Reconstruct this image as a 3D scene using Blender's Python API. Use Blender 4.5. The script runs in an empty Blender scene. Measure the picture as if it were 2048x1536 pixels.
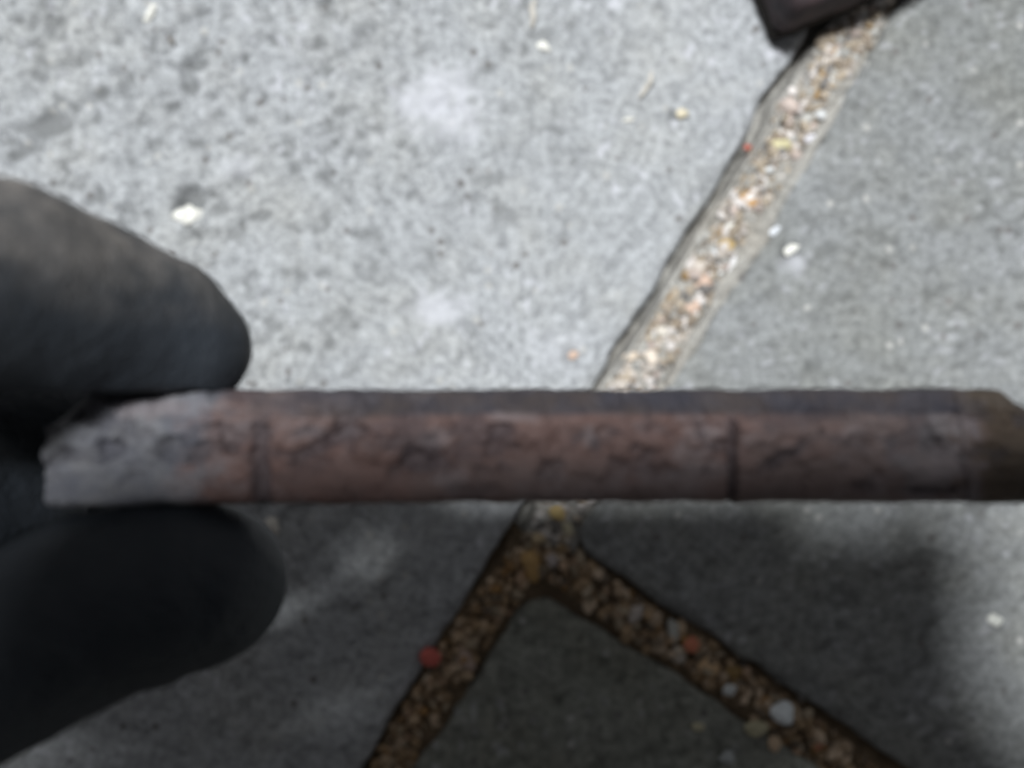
import bpy, bmesh, math, random
import numpy as np
from mathutils import Vector, Matrix

# ------------------------------------------------------------------ camera, light
S = bpy.context.scene
C = S.collection
CAM_Z = 0.25                       # the phone is held a quarter of a metre over the pavers
FPX = 1774.0                       # focal length in photo pixels (2048 wide)
cam = bpy.data.cameras.new('camera')
cam_o = bpy.data.objects.new('camera', cam)
C.objects.link(cam_o)
cam.sensor_width = 36.0
cam.lens = 36.0 * FPX / 2048.0
cam.clip_start = 0.01
cam.clip_end = 400
cam.dof.use_dof = True
cam.dof.focus_distance = 0.155
cam.dof.aperture_fstop = 8.8
cam_o.location = (0, 0, CAM_Z)
S.camera = cam_o

SUN_VEC = Vector((-0.11, 0.20, 1.0)).normalized()      # towards the sun: up and to the left in the photo
world = bpy.data.worlds.new('World')
S.world = world
world.use_nodes = True
wn = world.node_tree
wn.nodes.clear()
sky = wn.nodes.new('ShaderNodeTexSky')
sky.sky_type = 'NISHITA'
sky.sun_disc = False
sky.sun_elevation = math.asin(SUN_VEC.z)
sky.sun_rotation = math.atan2(SUN_VEC.x, SUN_VEC.y)
sky.air_density = 0.7
sky.dust_density = 0.6
sky.ozone_density = 1.0
hs = wn.nodes.new('ShaderNodeHueSaturation')
hs.inputs['Saturation'].default_value = 0.08           # thin cloud: the sky is nearly white
bg = wn.nodes.new('ShaderNodeBackground')
bg.inputs['Strength'].default_value = 0.05
wo = wn.nodes.new('ShaderNodeOutputWorld')
wn.links.new(sky.outputs[0], hs.inputs['Color'])
wn.links.new(hs.outputs[0], bg.inputs['Color'])
wn.links.new(bg.outputs[0], wo.inputs['Surface'])

sun = bpy.data.lights.new('sun', 'SUN')
sun.energy = 5.0
sun.angle = math.radians(9)
sun.color = (0.95, 0.985, 1.0)
sun_o = bpy.data.objects.new('sun', sun)
C.objects.link(sun_o)
sun_o.rotation_euler = SUN_VEC.to_track_quat('Z', 'Y').to_euler()
sun_o.location = (0, 0, 3)

S.view_settings.view_transform = 'Standard'
S.view_settings.look = 'None'
S.view_settings.gamma = 1
S.view_settings.exposure = -0.02
S.view_settings.use_curve_mapping = False

rnd = random.Random(7)
RS = np.random.RandomState(11)

# ------------------------------------------------------------------ helpers
def at(px, py, z=0.0):
    """photo pixel (2048x1536) -> the point of the place at height z"""
    d = (CAM_Z - z) / FPX
    return Vector(((px - 1024) * d, -(py - 768) * d, z))

def tag(o, label=None, cat=None, group=None, kind=None):
    if label: o['label'] = label
    if cat: o['category'] = cat
    if group: o['group'] = group
    if kind: o['kind'] = kind
    return o

def link(name, me, mat=None, parent=None):
    o = bpy.data.objects.new(name, me)
    C.objects.link(o)
    if mat: me.materials.append(mat)
    if parent: o.parent = parent
    return o

def empty(name, loc=(0, 0, 0), rz=0):
    o = bpy.data.objects.new(name, None)
    o.empty_display_size = 0.01
    C.objects.link(o)
    o.location = loc
    o.rotation_euler = (0, 0, rz)
    return o

def mesh_np(name, verts, faces, smooth=True):
    me = bpy.data.meshes.new(name)
    verts = np.asarray(verts, dtype=np.float32)
    faces = np.asarray(faces, dtype=np.int32)
    k = faces.shape[1]
    me.vertices.add(len(verts))
    me.vertices.foreach_set('co', verts.ravel())
    me.loops.add(faces.size)
    me.loops.foreach_set('vertex_index', faces.ravel())
    me.polygons.add(len(faces))
    me.polygons.foreach_set('loop_start', np.arange(0, faces.size, k, dtype=np.int32))
    me.update(calc_edges=True)
    me.polygons.foreach_set('use_smooth', np.full(len(me.polygons), smooth, dtype=bool))
    return me

_lat = RS.rand(256, 256)
def vnoise(x, y, scale, seed=0):
    """smooth value noise, cell size `scale`, in 0..1"""
    x = x / scale + seed * 17.31
    y = y / scale + seed * 9.77
    xi = np.floor(x).astype(int); yi = np.floor(y).astype(int)
    fx = x - xi; fy = y - yi
    fx = fx * fx * (3 - 2 * fx); fy = fy * fy * (3 - 2 * fy)
    g = lambda a, b: _lat[a % 256, b % 256]
    return ((g(xi, yi) * (1 - fx) + g(xi + 1, yi) * fx) * (1 - fy)
            + (g(xi, yi + 1) * (1 - fx) + g(xi + 1, yi + 1) * fx) * fy)
def fbm(x, y, scale, seed=0, n=4):
    v = 0; a = 1; t = 0
    for k in range(n):
        v = v + a * vnoise(x, y, scale / 2 ** k, seed + k * 3.7); t += a; a *= 0.55
    return v / t
def sstep(a, b, x):
    t = np.clip((x - a) / (b - a), 0, 1)
    return t * t * (3 - 2 * t)

# ------------------------------------------------------------------ materials
def N(nt, t, **kw):
    n = nt.nodes.new(t)
    for k, v in kw.items():
        if k in n.inputs: n.inputs[k].default_value = v
        else: setattr(n, k, v)
    return n
def ramp(nt, src, stops):
    r = nt.nodes.new('ShaderNodeValToRGB')
    e = r.color_ramp.elements
    while len(e) < len(stops): e.new(0.5)
    for i, (p, c) in enumerate(stops):
        e[i].position = p
        e[i].color = (c[0], c[1], c[2], 1) if hasattr(c, '__len__') else (c, c, c, 1)
    nt.links.new(src, r.inputs[0])
    return r.outputs[0]
def mixc(nt, fac, a, b, mode='MIX'):
    m = nt.nodes.new('ShaderNodeMix'); m.data_type = 'RGBA'; m.blend_type = mode
    if isinstance(fac, (int, float)): m.inputs[0].default_value = fac
    else: nt.links.new(fac, m.inputs[0])
    for s, k in ((a, 6), (b, 7)):
        if isinstance(s, tuple): m.inputs[k].default_value = (*s, 1)
        else: nt.links.new(s, m.inputs[k])
    return m.outputs[2]
def new_mat(name, rough=0.9, spec=0.3):
    m = bpy.data.materials.new(name); m.use_nodes = True
    nt = m.node_tree
    b = nt.nodes['Principled BSDF']
    b.inputs['Roughness'].default_value = rough
    b.inputs['Specular IOR Level'].default_value = spec
    tc = nt.nodes.new('ShaderNodeTexCoord')
    return m, nt, b, tc.outputs['Object']
def noise(nt, vec, scale, detail=4, rough=0.6, stretch=None):
    n = N(nt, 'ShaderNodeTexNoise', Scale=scale, Detail=detail, Roughness=rough)
    if stretch:
        mp = nt.nodes.new('ShaderNodeMapping'); mp.inputs['Scale'].default_value = stretch
        nt.links.new(vec, mp.inputs[0]); vec = mp.outputs[0]
    nt.links.new(vec, n.inputs['Vector'])
    return n.outputs['Fac']
def bump(nt, b, h, dist, strength=1.0, prev=None):
    n = N(nt, 'ShaderNodeBump', Strength=strength, Distance=dist)
    nt.links.new(h, n.inputs['Height'])
    if prev: nt.links.new(prev, n.inputs['Normal'])
    nt.links.new(n.outputs[0], b.inputs['Normal'])
    return n.outputs[0]

def concrete(name, base, dirt_shade, warm, speck=0.5, dirt_amt=0.5):
    m, nt, b, v = new_mat(name, 0.93, 0.25)
    big = noise(nt, v, 16, 3, 0.6)
    med = noise(nt, v, 250, 5, 0.75)
    fine = noise(nt, v, 520, 4, 0.75)
    c = mixc(nt, ramp(nt, big, [(0.35, 0.0), (0.68, dirt_amt)]), base, dirt_shade)
    c = mixc(nt, ramp(nt, noise(nt, v, 34, 4, 0.65), [(0.45, 0.0), (0.75, 0.5)]), c, warm)
    c = mixc(nt, 0.5, c, ramp(nt, med, [(0.30, 0.50), (0.5, 1.0), (0.70, 1.45)]), 'MULTIPLY')
    c = mixc(nt, speck, c, ramp(nt, fine, [(0.34, 0.35), (0.5, 1.0), (0.68, 1.65)]), 'MULTIPLY')
    # light and dark sand grains showing in the cement
    vo = N(nt, 'ShaderNodeTexVoronoi', Scale=300.0, Randomness=1.0); nt.links.new(v, vo.inputs['Vector'])
    sel = N(nt, 'ShaderNodeSeparateColor'); nt.links.new(vo.outputs['Color'], sel.inputs[0])
    spot = ramp(nt, vo.outputs['Distance'], [(0.18, 1.0), (0.42, 0.0)])
    k1 = N(nt, 'ShaderNodeMath', operation='GREATER_THAN'); k1.inputs[1].default_value = 0.955
    nt.links.new(sel.outputs[0], k1.inputs[0])
    k2 = N(nt, 'ShaderNodeMath', operation='MULTIPLY'); nt.links.new(k1.outputs[0], k2.inputs[0]); nt.links.new(spot, k2.inputs[1])
    c = mixc(nt, k2.outputs[0], c, (0.46, 0.45, 0.43))
    k3 = N(nt, 'ShaderNodeMath', operation='LESS_THAN'); k3.inputs[1].default_value = 0.05
    nt.links.new(sel.outputs[1], k3.inputs[0])
    k4 = N(nt, 'ShaderNodeMath', operation='MULTIPLY'); nt.links.new(k3.outputs[0], k4.inputs[0]); nt.links.new(spot, k4.inputs[1])
    c = mixc(nt, k4.outputs[0], c, (0.16, 0.15, 0.145))
    # shade of the pits painted into the slab's colour
    pt = N(nt, 'ShaderNodeAttribute', attribute_name='pit')
    c = mixc(nt, pt.outputs['Fac'], c, tuple(q * 0.50 for q in dirt_shade))
    lm = N(nt, 'ShaderNodeAttribute', attribute_name='lime')
    c = mixc(nt, lm.outputs['Fac'], c, (0.60, 0.60, 0.64))
    nt.links.new(c, b.inputs['Base Color'])
    n1 = bump(nt, b, med, 0.0010, 0.8)
    bump(nt, b, fine, 0.0007, 0.8, n1)
    return m

M_A = concrete('pale_concrete', (0.374, 0.382, 0.395), (0.335, 0.343, 0.345), (0.385, 0.378, 0.355))
M_B = concrete('grey_concrete', (0.262, 0.268, 0.272), (0.20, 0.205, 0.195), (0.235, 0.23, 0.20), dirt_amt=0.7)
M_C = concrete('dark_concrete', (0.26, 0.265, 0.238), (0.185, 0.192, 0.162), (0.19, 0.175, 0.14), dirt_amt=0.9)
M_SOIL = concrete('joint_soil', (0.15, 0.108, 0.068), (0.075, 0.055, 0.038), (0.19, 0.13, 0.08))
M_MORTAR = concrete('mortar', (0.36, 0.345, 0.32), (0.25, 0.24, 0.215), (0.34, 0.30, 0.25))
M_SAND = concrete('joint_sand', (0.30, 0.275, 0.245), (0.20, 0.18, 0.155), (0.34, 0.30, 0.25))

def grain_mat():
    m, nt, b, v = new_mat('gravel_grain', 0.7, 0.35)
    a = N(nt, 'ShaderNodeAttribute', attribute_name='grain')
    c = mixc(nt, 0.6, a.outputs['Color'], ramp(nt, noise(nt, v, 500, 3), [(0.3, 0.6), (0.7, 1.25)]), 'MULTIPLY')
    nt.links.new(c, b.inputs['Base Color'])
    return m
M_GRAIN = grain_mat()
def pebble_mat(name, c0):
    m, nt, b, v = new_mat(name, 0.6, 0.4)
    d = tuple(x * 0.62 for x in c0)
    c = mixc(nt, ramp(nt, noise(nt, v, 260, 4), [(0.4, 0.0), (0.7, 1.0)]), c0, d)
    nt.links.new(c, b.inputs['Base Color'])
    bump(nt, b, noise(nt, v, 900, 3), 0.0004, 0.6)
    return m

# ------------------------------------------------------------------ pavement
def base_plane():
    me = mesh_np('ground', [(-150, -150, -0.02), (150, -150, -0.02), (150, 150, -0.02), (-150, 150, -0.02)], [(0, 1, 2, 3)], False)
    tag(link('ground', me, M_SAND), kind='structure')
base_plane()
pavement = tag(empty('pavement', (0, 0, 0)), 'worn concrete pavers with pebble filled joints', kind='structure')

TOP_PITS = [  # photo px, radius px, depth mm, elongation angle, stretch
    (99, 253, 30, 1.9, 15, 1.8), (382, 398, 28, 2.6, 20, 1.5), (30, 306, 22, 1.3, 5, 2.0), (110, 35, 18, 1.0, 0, 1.6),
    (385, 128, 15, 1.3, 0, 1.9), (275, 245, 15, 0.9, 50, 1.6), (387, 284, 14, 1.1, 0, 1.6), (230, 80, 12, 1.0, 20, 1.4),
    (200, 190, 16, 1.0, 30, 1.7), (385, 175, 14, 0.9, 20, 1.6), (485, 352, 13, 1.0, 5, 1.7), (808, 160, 13, 1.0, 0, 1.2),
    (1050, 98, 11, 1.1, 80, 1.4), (1345, 230, 11, 1.0, 70, 1.4), (1120, 262, 9, 0.8, 0, 1.8), (1150, 320, 12, 0.9, 50, 1.5),
    (940, 420, 13, 0.8, 20, 1.3), (710, 652, 14, 1.0, 0, 1.3), (1140, 712, 18, 0.9, 40, 1.3), (330, 78, 10, 1.0, 130, 1.6),
    (1862, 1250, 20, 0.8, 40, 1.3), (1700, 1200, 24, 0.6, 40, 1.3), (1580, 510, 26, 0.8, 0, 1.2),
]
def surface(x, y, kind):
    """height of the worn concrete over the plane, in metres"""
    h = (fbm(x, y, 0.05, 1) - 0.5) * 0.0016
    rough = 0.35
    if kind == 'A':                               # cement skin worn off towards the upper left of the photo
        rough = 0.20 + 0.80 * sstep(0.20, 0.07, np.hypot(x + 0.15, y - 0.10)) + 0.2 * fbm(x, y, 0.03, 5)
    ca, sa = math.cos(0.3), math.sin(0.3)
    n = fbm((x * ca + y * sa) * 0.62, -x * sa + y * ca, 0.0026, 2, 3)
    h = h - rough * 0.0021 * sstep(0.52, 0.24, n)
    h = h + rough * 0.0011 * (fbm(x, y, 0.0022, 3, 2) - 0.5)
    n2 = fbm(x, y, 0.011, 8, 2)
    h = h - rough * 0.0016 * sstep(0.40, 0.22, n2)
    if kind in 'ABC':
        for px, py, r, dep, ang, st in TOP_PITS:
            c = at(px, py); r = r * CAM_Z / FPX
            a = math.radians(ang)
            dx = (x - c.x) * math.cos(a) + (y - c.y) * math.sin(a)
            dy = -(x - c.x) * math.sin(a) + (y - c.y) * math.cos(a)
            q = np.hypot(dx / (r * st), dy / r) + 0.5 * (fbm(x, y, 0.004, 6, 2) - 0.5)
            h = h - 0.001 * dep * sstep(1.15, 0.45, q)
    return h
def pit_shade(x, y, kind):  # strength of the shade painted into each pit
    ca, sa = math.cos(0.3), math.sin(0.3)
    X_ = (x * ca + y * sa) * 0.62; Y_ = -x * sa + y * ca
    n = fbm(X_, Y_, 0.0026, 2, 3)
    w = 0.5
    if kind == 'A': w = 0.22 + 0.62 * sstep(0.22, 0.07, np.hypot(x + 0.14, y - 0.09))
    p = w * sstep(0.34, 0.22, n + 0.12 * (fbm(x, y, 0.0012, 90, 2) - 0.5))
    p = np.maximum(p, w * 0.9 * sstep(0.30, 0.18, vnoise(X_, Y_ * 1.3, 0.0022, 93)) * sstep(0.45, 0.6, fbm(x, y, 0.015, 94, 2)))
    for px, py, r, dep, ang, st in TOP_PITS:
        c = at(px, py); r = r * CAM_Z / FPX; a = math.radians(ang)
        dx = (x - c.x) * math.cos(a) + (y - c.y) * math.sin(a)
        dy = -(x - c.x) * math.sin(a) + (y - c.y) * math.cos(a)
        q = np.hypot(dx / (r * st), dy / r) + 0.7 * (fbm(x, y, 0.003, 6, 2) - 0.5)
        p = np.maximum(p, 0.85 * min(1, dep) * sstep(1.0, 0.5, q))
    return np.clip(p, 0, 1)

def paver(corners, kind, cell, mat, rad=0.006, label=None, thick=0.03):
    """corners anticlockwise in metres: a worn slab with rolled, chipped edges and rounded corners"""
    P = [Vector(c).to_2d() for c in corners]
    L = ((P[1] - P[0]).length + (P[2] - P[3]).length) / 2
    W = ((P[3] - P[0]).length + (P[2] - P[1]).length) / 2
    def axis(n_len):
        e = [0, 0.0004, 0.0009, 0.0015, 0.0022, 0.003, 0.004, 0.005]
        n = max(2, int((n_len - 0.01) / cell))
        mid = np.linspace(0.006, n_len - 0.006, n)
        return np.concatenate([e, mid, [n_len - q for q in reversed(e)]])
    u = axis(L); w = axis(W)
    U, V = np.meshgrid(u, w, indexing='ij')
    # round the corners
    du = np.minimum(U, L - U); dv = np.minimum(V, W - V)
    inside = (du < rad) & (dv < rad)
    X = np.where(inside, 1 - du / rad, 0); Y = np.where(inside, 1 - dv / rad, 0)
    X2 = X * np.sqrt(1 - Y * Y / 2); Y2 = Y * np.sqrt(1 - X * X / 2)
    U2 = np.where(inside, np.where(U < L / 2, rad * (1 - X2), L - rad * (1 - X2)), U)
    V2 = np.where(inside, np.where(V < W / 2, rad * (1 - Y2), W - rad * (1 - Y2)), V)
    a = U2 / L; b = V2 / W
    x = (1 - a) * (1 - b) * P[0].x + a * (1 - b) * P[1].x + a * b * P[2].x + (1 - a) * b * P[3].x
    y = (1 - a) * (1 - b) * P[0].y + a * (1 - b) * P[1].y + a * b * P[2].y + (1 - a) * b * P[3].y
    ed = np.minimum(du, dv)
    cx, cy = x.mean(), y.mean()
    # wobble of the rim
    k = np.exp(-ed / 0.004) * 1.15
    x = x + k * (fbm(x, y, 0.012, 21, 3) - 0.5) * 0.0034
    y = y + k * (fbm(x, y, 0.012, 27, 3) - 0.5) * 0.0034
    h = surface(x, y, kind) if kind != 'far' else (fbm(x, y, 0.05, 1) - 0.5) * 0.0016
    r = 0.0028 + 0.0022 * fbm(x, y, 0.02, 31, 2)
    t = np.clip(1 - ed / r, 0, 1)
    h = h - r * 0.60 * (1 - np.sqrt(np.clip(1 - t * t, 0, 1)))
    nu, nv = len(u), len(w)
    top = np.stack([x, y, h], -1).reshape(-1, 3)
    idx = np.arange(nu * nv).reshape(nu, nv)
    f = np.stack([idx[:-1, :-1], idx[1:, :-1], idx[1:, 1:], idx[:-1, 1:]], -1).reshape(-1, 4)
    ring = np.concatenate([idx[:, 0], idx[-1, 1:], idx[-2::-1, -1], idx[0, -2:0:-1]])
    low = top[ring].copy(); low[:, 2] = -thick
    n0 = len(top); m = len(ring)
    j = np.arange(m); jn = (j + 1) % m
    sk = np.stack([ring[j], n0 + j, n0 + jn, ring[jn]], -1)
    me = mesh_np('paver', np.concatenate([top, low]), np.concatenate([f, sk]))
    at_ = me.attributes.new('pit', 'FLOAT', 'POINT')
    pd = pit_shade(x, y, kind) if kind != 'far' else x * 0
    at_.data.foreach_set('value', np.concatenate([pd.ravel(), np.zeros(m)]).astype(np.float32))
    if kind != 'far':
        q = x * 0
        for px, py, r, w in ((870, 200, 75, .75), (905, 245, 50, .55), (875, 620, 50, .6), (1120, 700, 60, .25), (480, 330, 35, .3), (1590, 525, 26, .6)):
            c = at(px, py); d = np.hypot((x - c.x) * 0.8, y - c.y) / (r * CAM_Z / FPX)
            q = np.maximum(q, w * sstep(1.2, 0.2, d + 1.3 * (fbm(x, y, 0.0028, 81, 3) - 0.5)))
        q = np.maximum(q, (0.75 if kind == 'A' else 0.4) * sstep(0.82, 0.92, vnoise(x, y, 0.0019, 83)) * sstep(0.45, 0.6, fbm(x, y, 0.02, 84, 2)))
        a2 = me.attributes.new('lime', 'FLOAT', 'POINT')
        a2.data.foreach_set('value', np.concatenate([q.ravel(), np.zeros(m)]).astype(np.float32))
    o = link('paver', me, mat, pavement)
    if label: o['label'] = label
    return o

def px2(pts): return [at(a, b).to_2d() for a, b in pts]
# the three pavers in view (photo px of their corners on the ground)
A = px2([(426, 2030), (1892, -400), (-505, -1845), (-1971, 585)])
uA = (A[1] - A[0]).normalized(); pA = (A[2] - A[1]).normalized()
B0 = at(1142, 1085).to_2d(); uB = (at(1690, 165).to_2d() - at(1165, 1022).to_2d()).normalized()
vB = (at(1742, 1502).to_2d() - at(1165, 1115).to_2d()).normalized()
C0 = at(1068, 1176).to_2d(); vC = (at(1560, 1478).to_2d() - at(1100, 1190).to_2d()).normalized()
uC = (at(843, 1502).to_2d() - at(1050, 1187).to_2d()).normalized()
B = [B0, B0 + vB * 0.4, B0 + vB * 0.4 + uB * 0.4, B0 + uB * 0.4]
Cq = [C0, C0 + uC * 0.4, C0 + uC * 0.4 + vC * 0.4, C0 + vC * 0.4]
paver(A, 'A', 0.0011, M_A, 0.008, 'pale grey paver with a pitted worn corner')
paver(B, 'B', 0.0013, M_B, 0.007, 'mid grey paver right of the wide joint')
paver(Cq, 'C', 0.0013, M_C, 0.010, 'dark grey paver with a rounded corner at the joint crossing')
# neighbours out of view, same bond
uu, vv = uA, -pA
def slab(o, a=0.4, b=0.4, mat=M_B):
    paver([o, o + vv * b, o + vv * b + uu * a, o + uu * a], 'far', 0.05, mat, 0.006)
g = 0.016
for k, q in ((1, M_B), (-1, M_C)):                         # the row of the pale paver
    slab(A[3] + uu * (0.4 + g) * k, 0.4, (A[3] - A[0]).length, q)
for i, j in ((-2, -1), (-1, -1), (0, -1), (1, -1)):
    slab(A[3] + uu * ((0.4 + g) * i + 0.2) - vv * (0.4 + g), 0.4, 0.4, M_A if i == 0 else M_B)
for i in (1, -2):
    o = B0 + uu * (0.4 + g) * i if i > 0 else C0 + uu * (-0.8 - g)
    slab(o, 0.4, 0.4, M_A)
for i in (-2, -1, 0, 1):
    slab(B0 + vv * (0.43 + g) + uu * ((0.4 + g) * i + 0.2), 0.4, 0.4, M_C if i % 2 else M_B)

# joint bed, mortar and gravel ---------------------------------------------------
J1 = [at(1735, 0).to_2d() + (at(1735, 0) - at(1170, 930)).to_2d().normalized() * 0.10, at(1620, 175).to_2d(), at(1400, 535).to_2d(), at(1235, 800).to_2d(), at(1130, 985).to_2d(), at(1075, 1090).to_2d()]
J2 = [at(1075, 1090).to_2d(), at(957, 1237).to_2d(), at(795, 1500).to_2d(), at(600, 1810).to_2d()]
J3 = [at(1090, 1110).to_2d(), at(1250, 1225).to_2d(), at(1440, 1345).to_2d(), at(1600, 1462).to_2d(), at(1740, 1570).to_2d(), at(2000, 1760).to_2d()]

def along(path, step):
    out = []
    for a, b in zip(path[:-1], path[1:]):
        n = max(1, int((b - a).length / step))
        for k in range(n):
            out.append((a.lerp(b, k / n), (b - a).normalized()))
    return out
def strip(path, half, z, mat, name, seed, amp=0.0012, label=None, gapd=0.0050, step=0.0012, off=0.0, taper=None, cross=14, gap=0):
    pts = along(path, step)
    rows = []
    for i, (p, d) in enumerate(pts):
        nrm = Vector((d.y, -d.x))
        f = i / len(pts)
        hw = half * (taper(f) if taper else 1)
        for q in np.linspace(-1, 1, cross):
            rows.append((p.x + nrm.x * (off + hw * q), p.y + nrm.y * (off + hw * q), q))
    R = np.array(rows)
    x, y, q = R[:, 0], R[:, 1], R[:, 2]
    h = z + amp * (fbm(x, y, 0.006, seed, 3) - 0.5) * 2 
    if taper: h = h - 0.004 * np.abs(q) ** 3
    if gap: h = h - gapd * sstep(0.42, 0.70, q * gap + 0.35 * (fbm(x, y, 0.008, seed + 3, 2) - 0.5))
    if gap: h = h - 0.0010 * sstep(0.60, 0.85, -q * gap + 0.35 * (fbm(x, y, 0.008, seed + 5, 2) - 0.5))
    V = np.stack([x, y, h], -1)
    n = len(pts)
    idx = np.arange(n * cross).reshape(n, cross)
    f = np.stack([idx[:-1, :-1], idx[:-1, 1:], idx[1:, 1:], idx[1:, :-1]], -1).reshape(-1, 4)[:, ::-1]
    o = link(name, mesh_np(name, V, f), mat, pavement)
    if label: o['label'] = label
    return o
strip(J1, 0.0105, -0.0020, M_MORTAR, 'joint_bed', 41, gap=1, gapd=0.008, cross=30, amp=0.0010)
strip(J2, 0.0105, -0.0023, M_SOIL, 'joint_bed', 42, gap=1, gapd=0.0028, cross=30, amp=0.0010)
strip(J3, 0.0105, -0.0023, M_SOIL, 'joint_bed', 44, gap=-1, gapd=0.0022, cross=30, amp=0.0010)
ridge_path = [at(1570, 225).to_2d(), at(1493, 330).to_2d(), at(1420, 440).to_2d(), at(1330, 590).to_2d(), at(1275, 680).to_2d(), at(1225, 760).to_2d()]
def tp(f): return (0.35 + 0.65 * math.sin(math.pi * min(1, max(0, f)))) * (0.8 + 0.35 * math.sin(f * 23) * math.sin(f * 9 + 1))
strip(ridge_path, 0.0021, -0.0002, M_MORTAR, 'mortar_ridge', 51, amp=0.0007, taper=tp, step=0.0007, cross=13)
smear = [at(1690, 190).to_2d(), at(1625, 295).to_2d(), at(1530, 455).to_2d(), at(1458, 570).to_2d(), at(1392, 680).to_2d(), at(1335, 775).to_2d()]
strip(smear, 0.0050, -0.0001, M_MORTAR, 'mortar_ridge', 57, amp=0.0010, taper=tp, step=0.0007, cross=17)

ICO = {}
def ico(sub):
    if sub not in ICO:
        bm = bmesh.new(); bmesh.ops.create_icosphere(bm, subdivisions=sub, radius=1)
        v = np.array([w.co[:] for w in bm.verts]); f = np.array([[w.index for w in q.verts] for q in bm.faces])
        bm.free(); ICO[sub] = (v, f)
    return ICO[sub]
def rotm():
    q = RS.normal(size=4); q /= np.linalg.norm(q)
    from mathutils import Quaternion
    return np.array(Quaternion(q).to_matrix())
PAL = [((0.44, 0.36, 0.27), 6), ((0.55, 0.48, 0.41), 6), ((0.66, 0.60, 0.55), 6), ((0.74, 0.73, 0.70), 1), ((0.36, 0.24, 0.12), 3), ((0.38, 0.31, 0.23), 6), ((0.30, 0.24, 0.18), 5),
       ((0.22, 0.20, 0.18), 4), ((0.52, 0.42, 0.36), 4), ((0.42, 0.40, 0.36), 4)]
PC = [c for c, w in PAL for _ in range(w)]
def gravel(paths):
    v0, f0 = ico(2)
    VV, FF, CC = [], [], []
    n = 0
    for path, dens, half, shift, tone in paths:
        tone = np.array(tone)
        pts = along(path, 0.0010)
        for p, d in pts:
            nrm = Vector((d.y, -d.x))
            for _ in range(dens):
                r = 0.0004 + 0.0017 * rnd.random() ** 2.4
                if rnd.random() < 0.05: r *= 1.35
                w = rnd.uniform(-1, 1) * half
                c = (p.x + nrm.x * (w + shift) + rnd.uniform(-1, 1) * 0.0006, p.y + nrm.y * (w + shift) + rnd.uniform(-1, 1) * 0.0006)
                z = -0.0026 + r * rnd.uniform(-0.2, 0.65) + 0.0010 * rnd.random() * (1 - abs(w) / half)
                sc = np.array([rnd.uniform(0.8, 1.35), rnd.uniform(0.65, 1.0), rnd.uniform(0.5, 0.8)]) * r
                bumpy = 1 + 0.14 * np.sin(v0 @ RS.normal(size=3) * 3 + RS.rand() * 6)[:, None]
                v = (v0 * bumpy * sc) @ rotm().T + np.array([c[0], c[1], z])
                VV.append(v); FF.append(f0 + n); n += len(v0)
                col = np.array(rnd.choice(PC)) * rnd.uniform(0.75, 1.15) * tone
                CC.append(np.tile(np.append(np.clip(col, 0, 0.85), 1), (len(v0), 1)))
    me = mesh_np('gravel', np.concatenate(VV), np.concatenate(FF))
    at_ = me.color_attributes.new('grain', 'FLOAT_COLOR', 'POINT')
    at_.data.foreach_set('color', np.concatenate(CC).astype(np.float32).ravel())
    o = link('gravel', me, M_GRAIN)
    tag(o, 'tan, white and brown gravel packed into the joints between the pavers', 'gravel', kind='stuff')
gravel([(J1, 11, 0.0056, -0.0020, (0.98, 1.0, 1.04)), (J2, 8, 0.0050, -0.0010, (0.82, 0.68, 0.52)), (J3, 8, 0.0052, 0.0004, (0.86, 0.73, 0.58))])

# ------------------------------------------------------------------ loose stones, each its own thing
def pebble(name, px, py, sx, sy, ang, color, label, cat, z=0.0, hz=0.6, jag=0.12, group=None, sub=3):
    v0, f = ico(sub)
    k = CAM_Z / FPX / 2
    a = v0.copy()
    for q in range(3):
        a = a * (1 + jag * np.sin(a @ RS.normal(size=3) * (2.0 + q) + RS.rand() * 6)[:, None])
    if jag > 0.15:                                          # flat broken faces
        for q in range(5):
            nn = RS.normal(size=3); nn /= np.linalg.norm(nn)
            dd = a @ nn
            a = a - np.maximum(dd - 0.72, 0)[:, None] * nn
    S3 = np.array([sx * k, sy * k, min(sx, sy) * k * hz])
    a = a * S3
    a[:, 2] -= a[:, 2].min()
    me = mesh_np(name, a, f)
    key = 'pebble_' + '_'.join('%02d' % int(c * 99) for c in color)
    m = bpy.data.materials.get(key) or pebble_mat(key, color)
    o = link(name, me, m)
    p = at(px, py)
    o.location = (p.x, p.y, z)
    o.rotation_euler = (0, 0, math.radians(ang))
    tag(o, label, cat, group)
    return o
WHITE = (0.82, 0.80, 0.74); CREAM = (0.70, 0.62, 0.46); OCHRE = (0.48, 0.30, 0.12); RED = (0.48, 0.13, 0.09); PINK = (0.66, 0.48, 0.38); TAN = (0.50, 0.38, 0.24)
GREY = (0.55, 0.56, 0.57)
jz = -0.0022
pebble('pebble', 382, 430, 50, 40, 10, WHITE, 'white broken pebble sitting in the dark pit left of centre', 'pebble', z=-0.0022, jag=0.2)
pebble('pebble', 1088, 95, 31, 20, -30, WHITE, 'small white pebble lying below the pale twig near the top edge', 'pebble', z=-0.0003)
pebble('stone_chip', 303, 26, 44, 17, 52, WHITE, 'elongated white chip near the top edge above the pitted corner', 'stone chip', z=-0.0004, jag=0.18)
pebble('stone_chip', 343, 82, 22, 11, 130, (0.16, 0.14, 0.12), 'small dark brown chip just below the elongated white chip', 'stone chip', z=-0.0003, jag=0.18)
pebble('pebble', 1365, 228, 24, 20, 20, CREAM, 'round cream pebble on the pale paver beside the wide joint', 'pebble', z=-0.0005)
pebble('pebble', 1580, 500, 34, 20, 35, WHITE, 'bright white pebble on the mid grey paver right of the joint', 'pebble', z=-0.0006)
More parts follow.
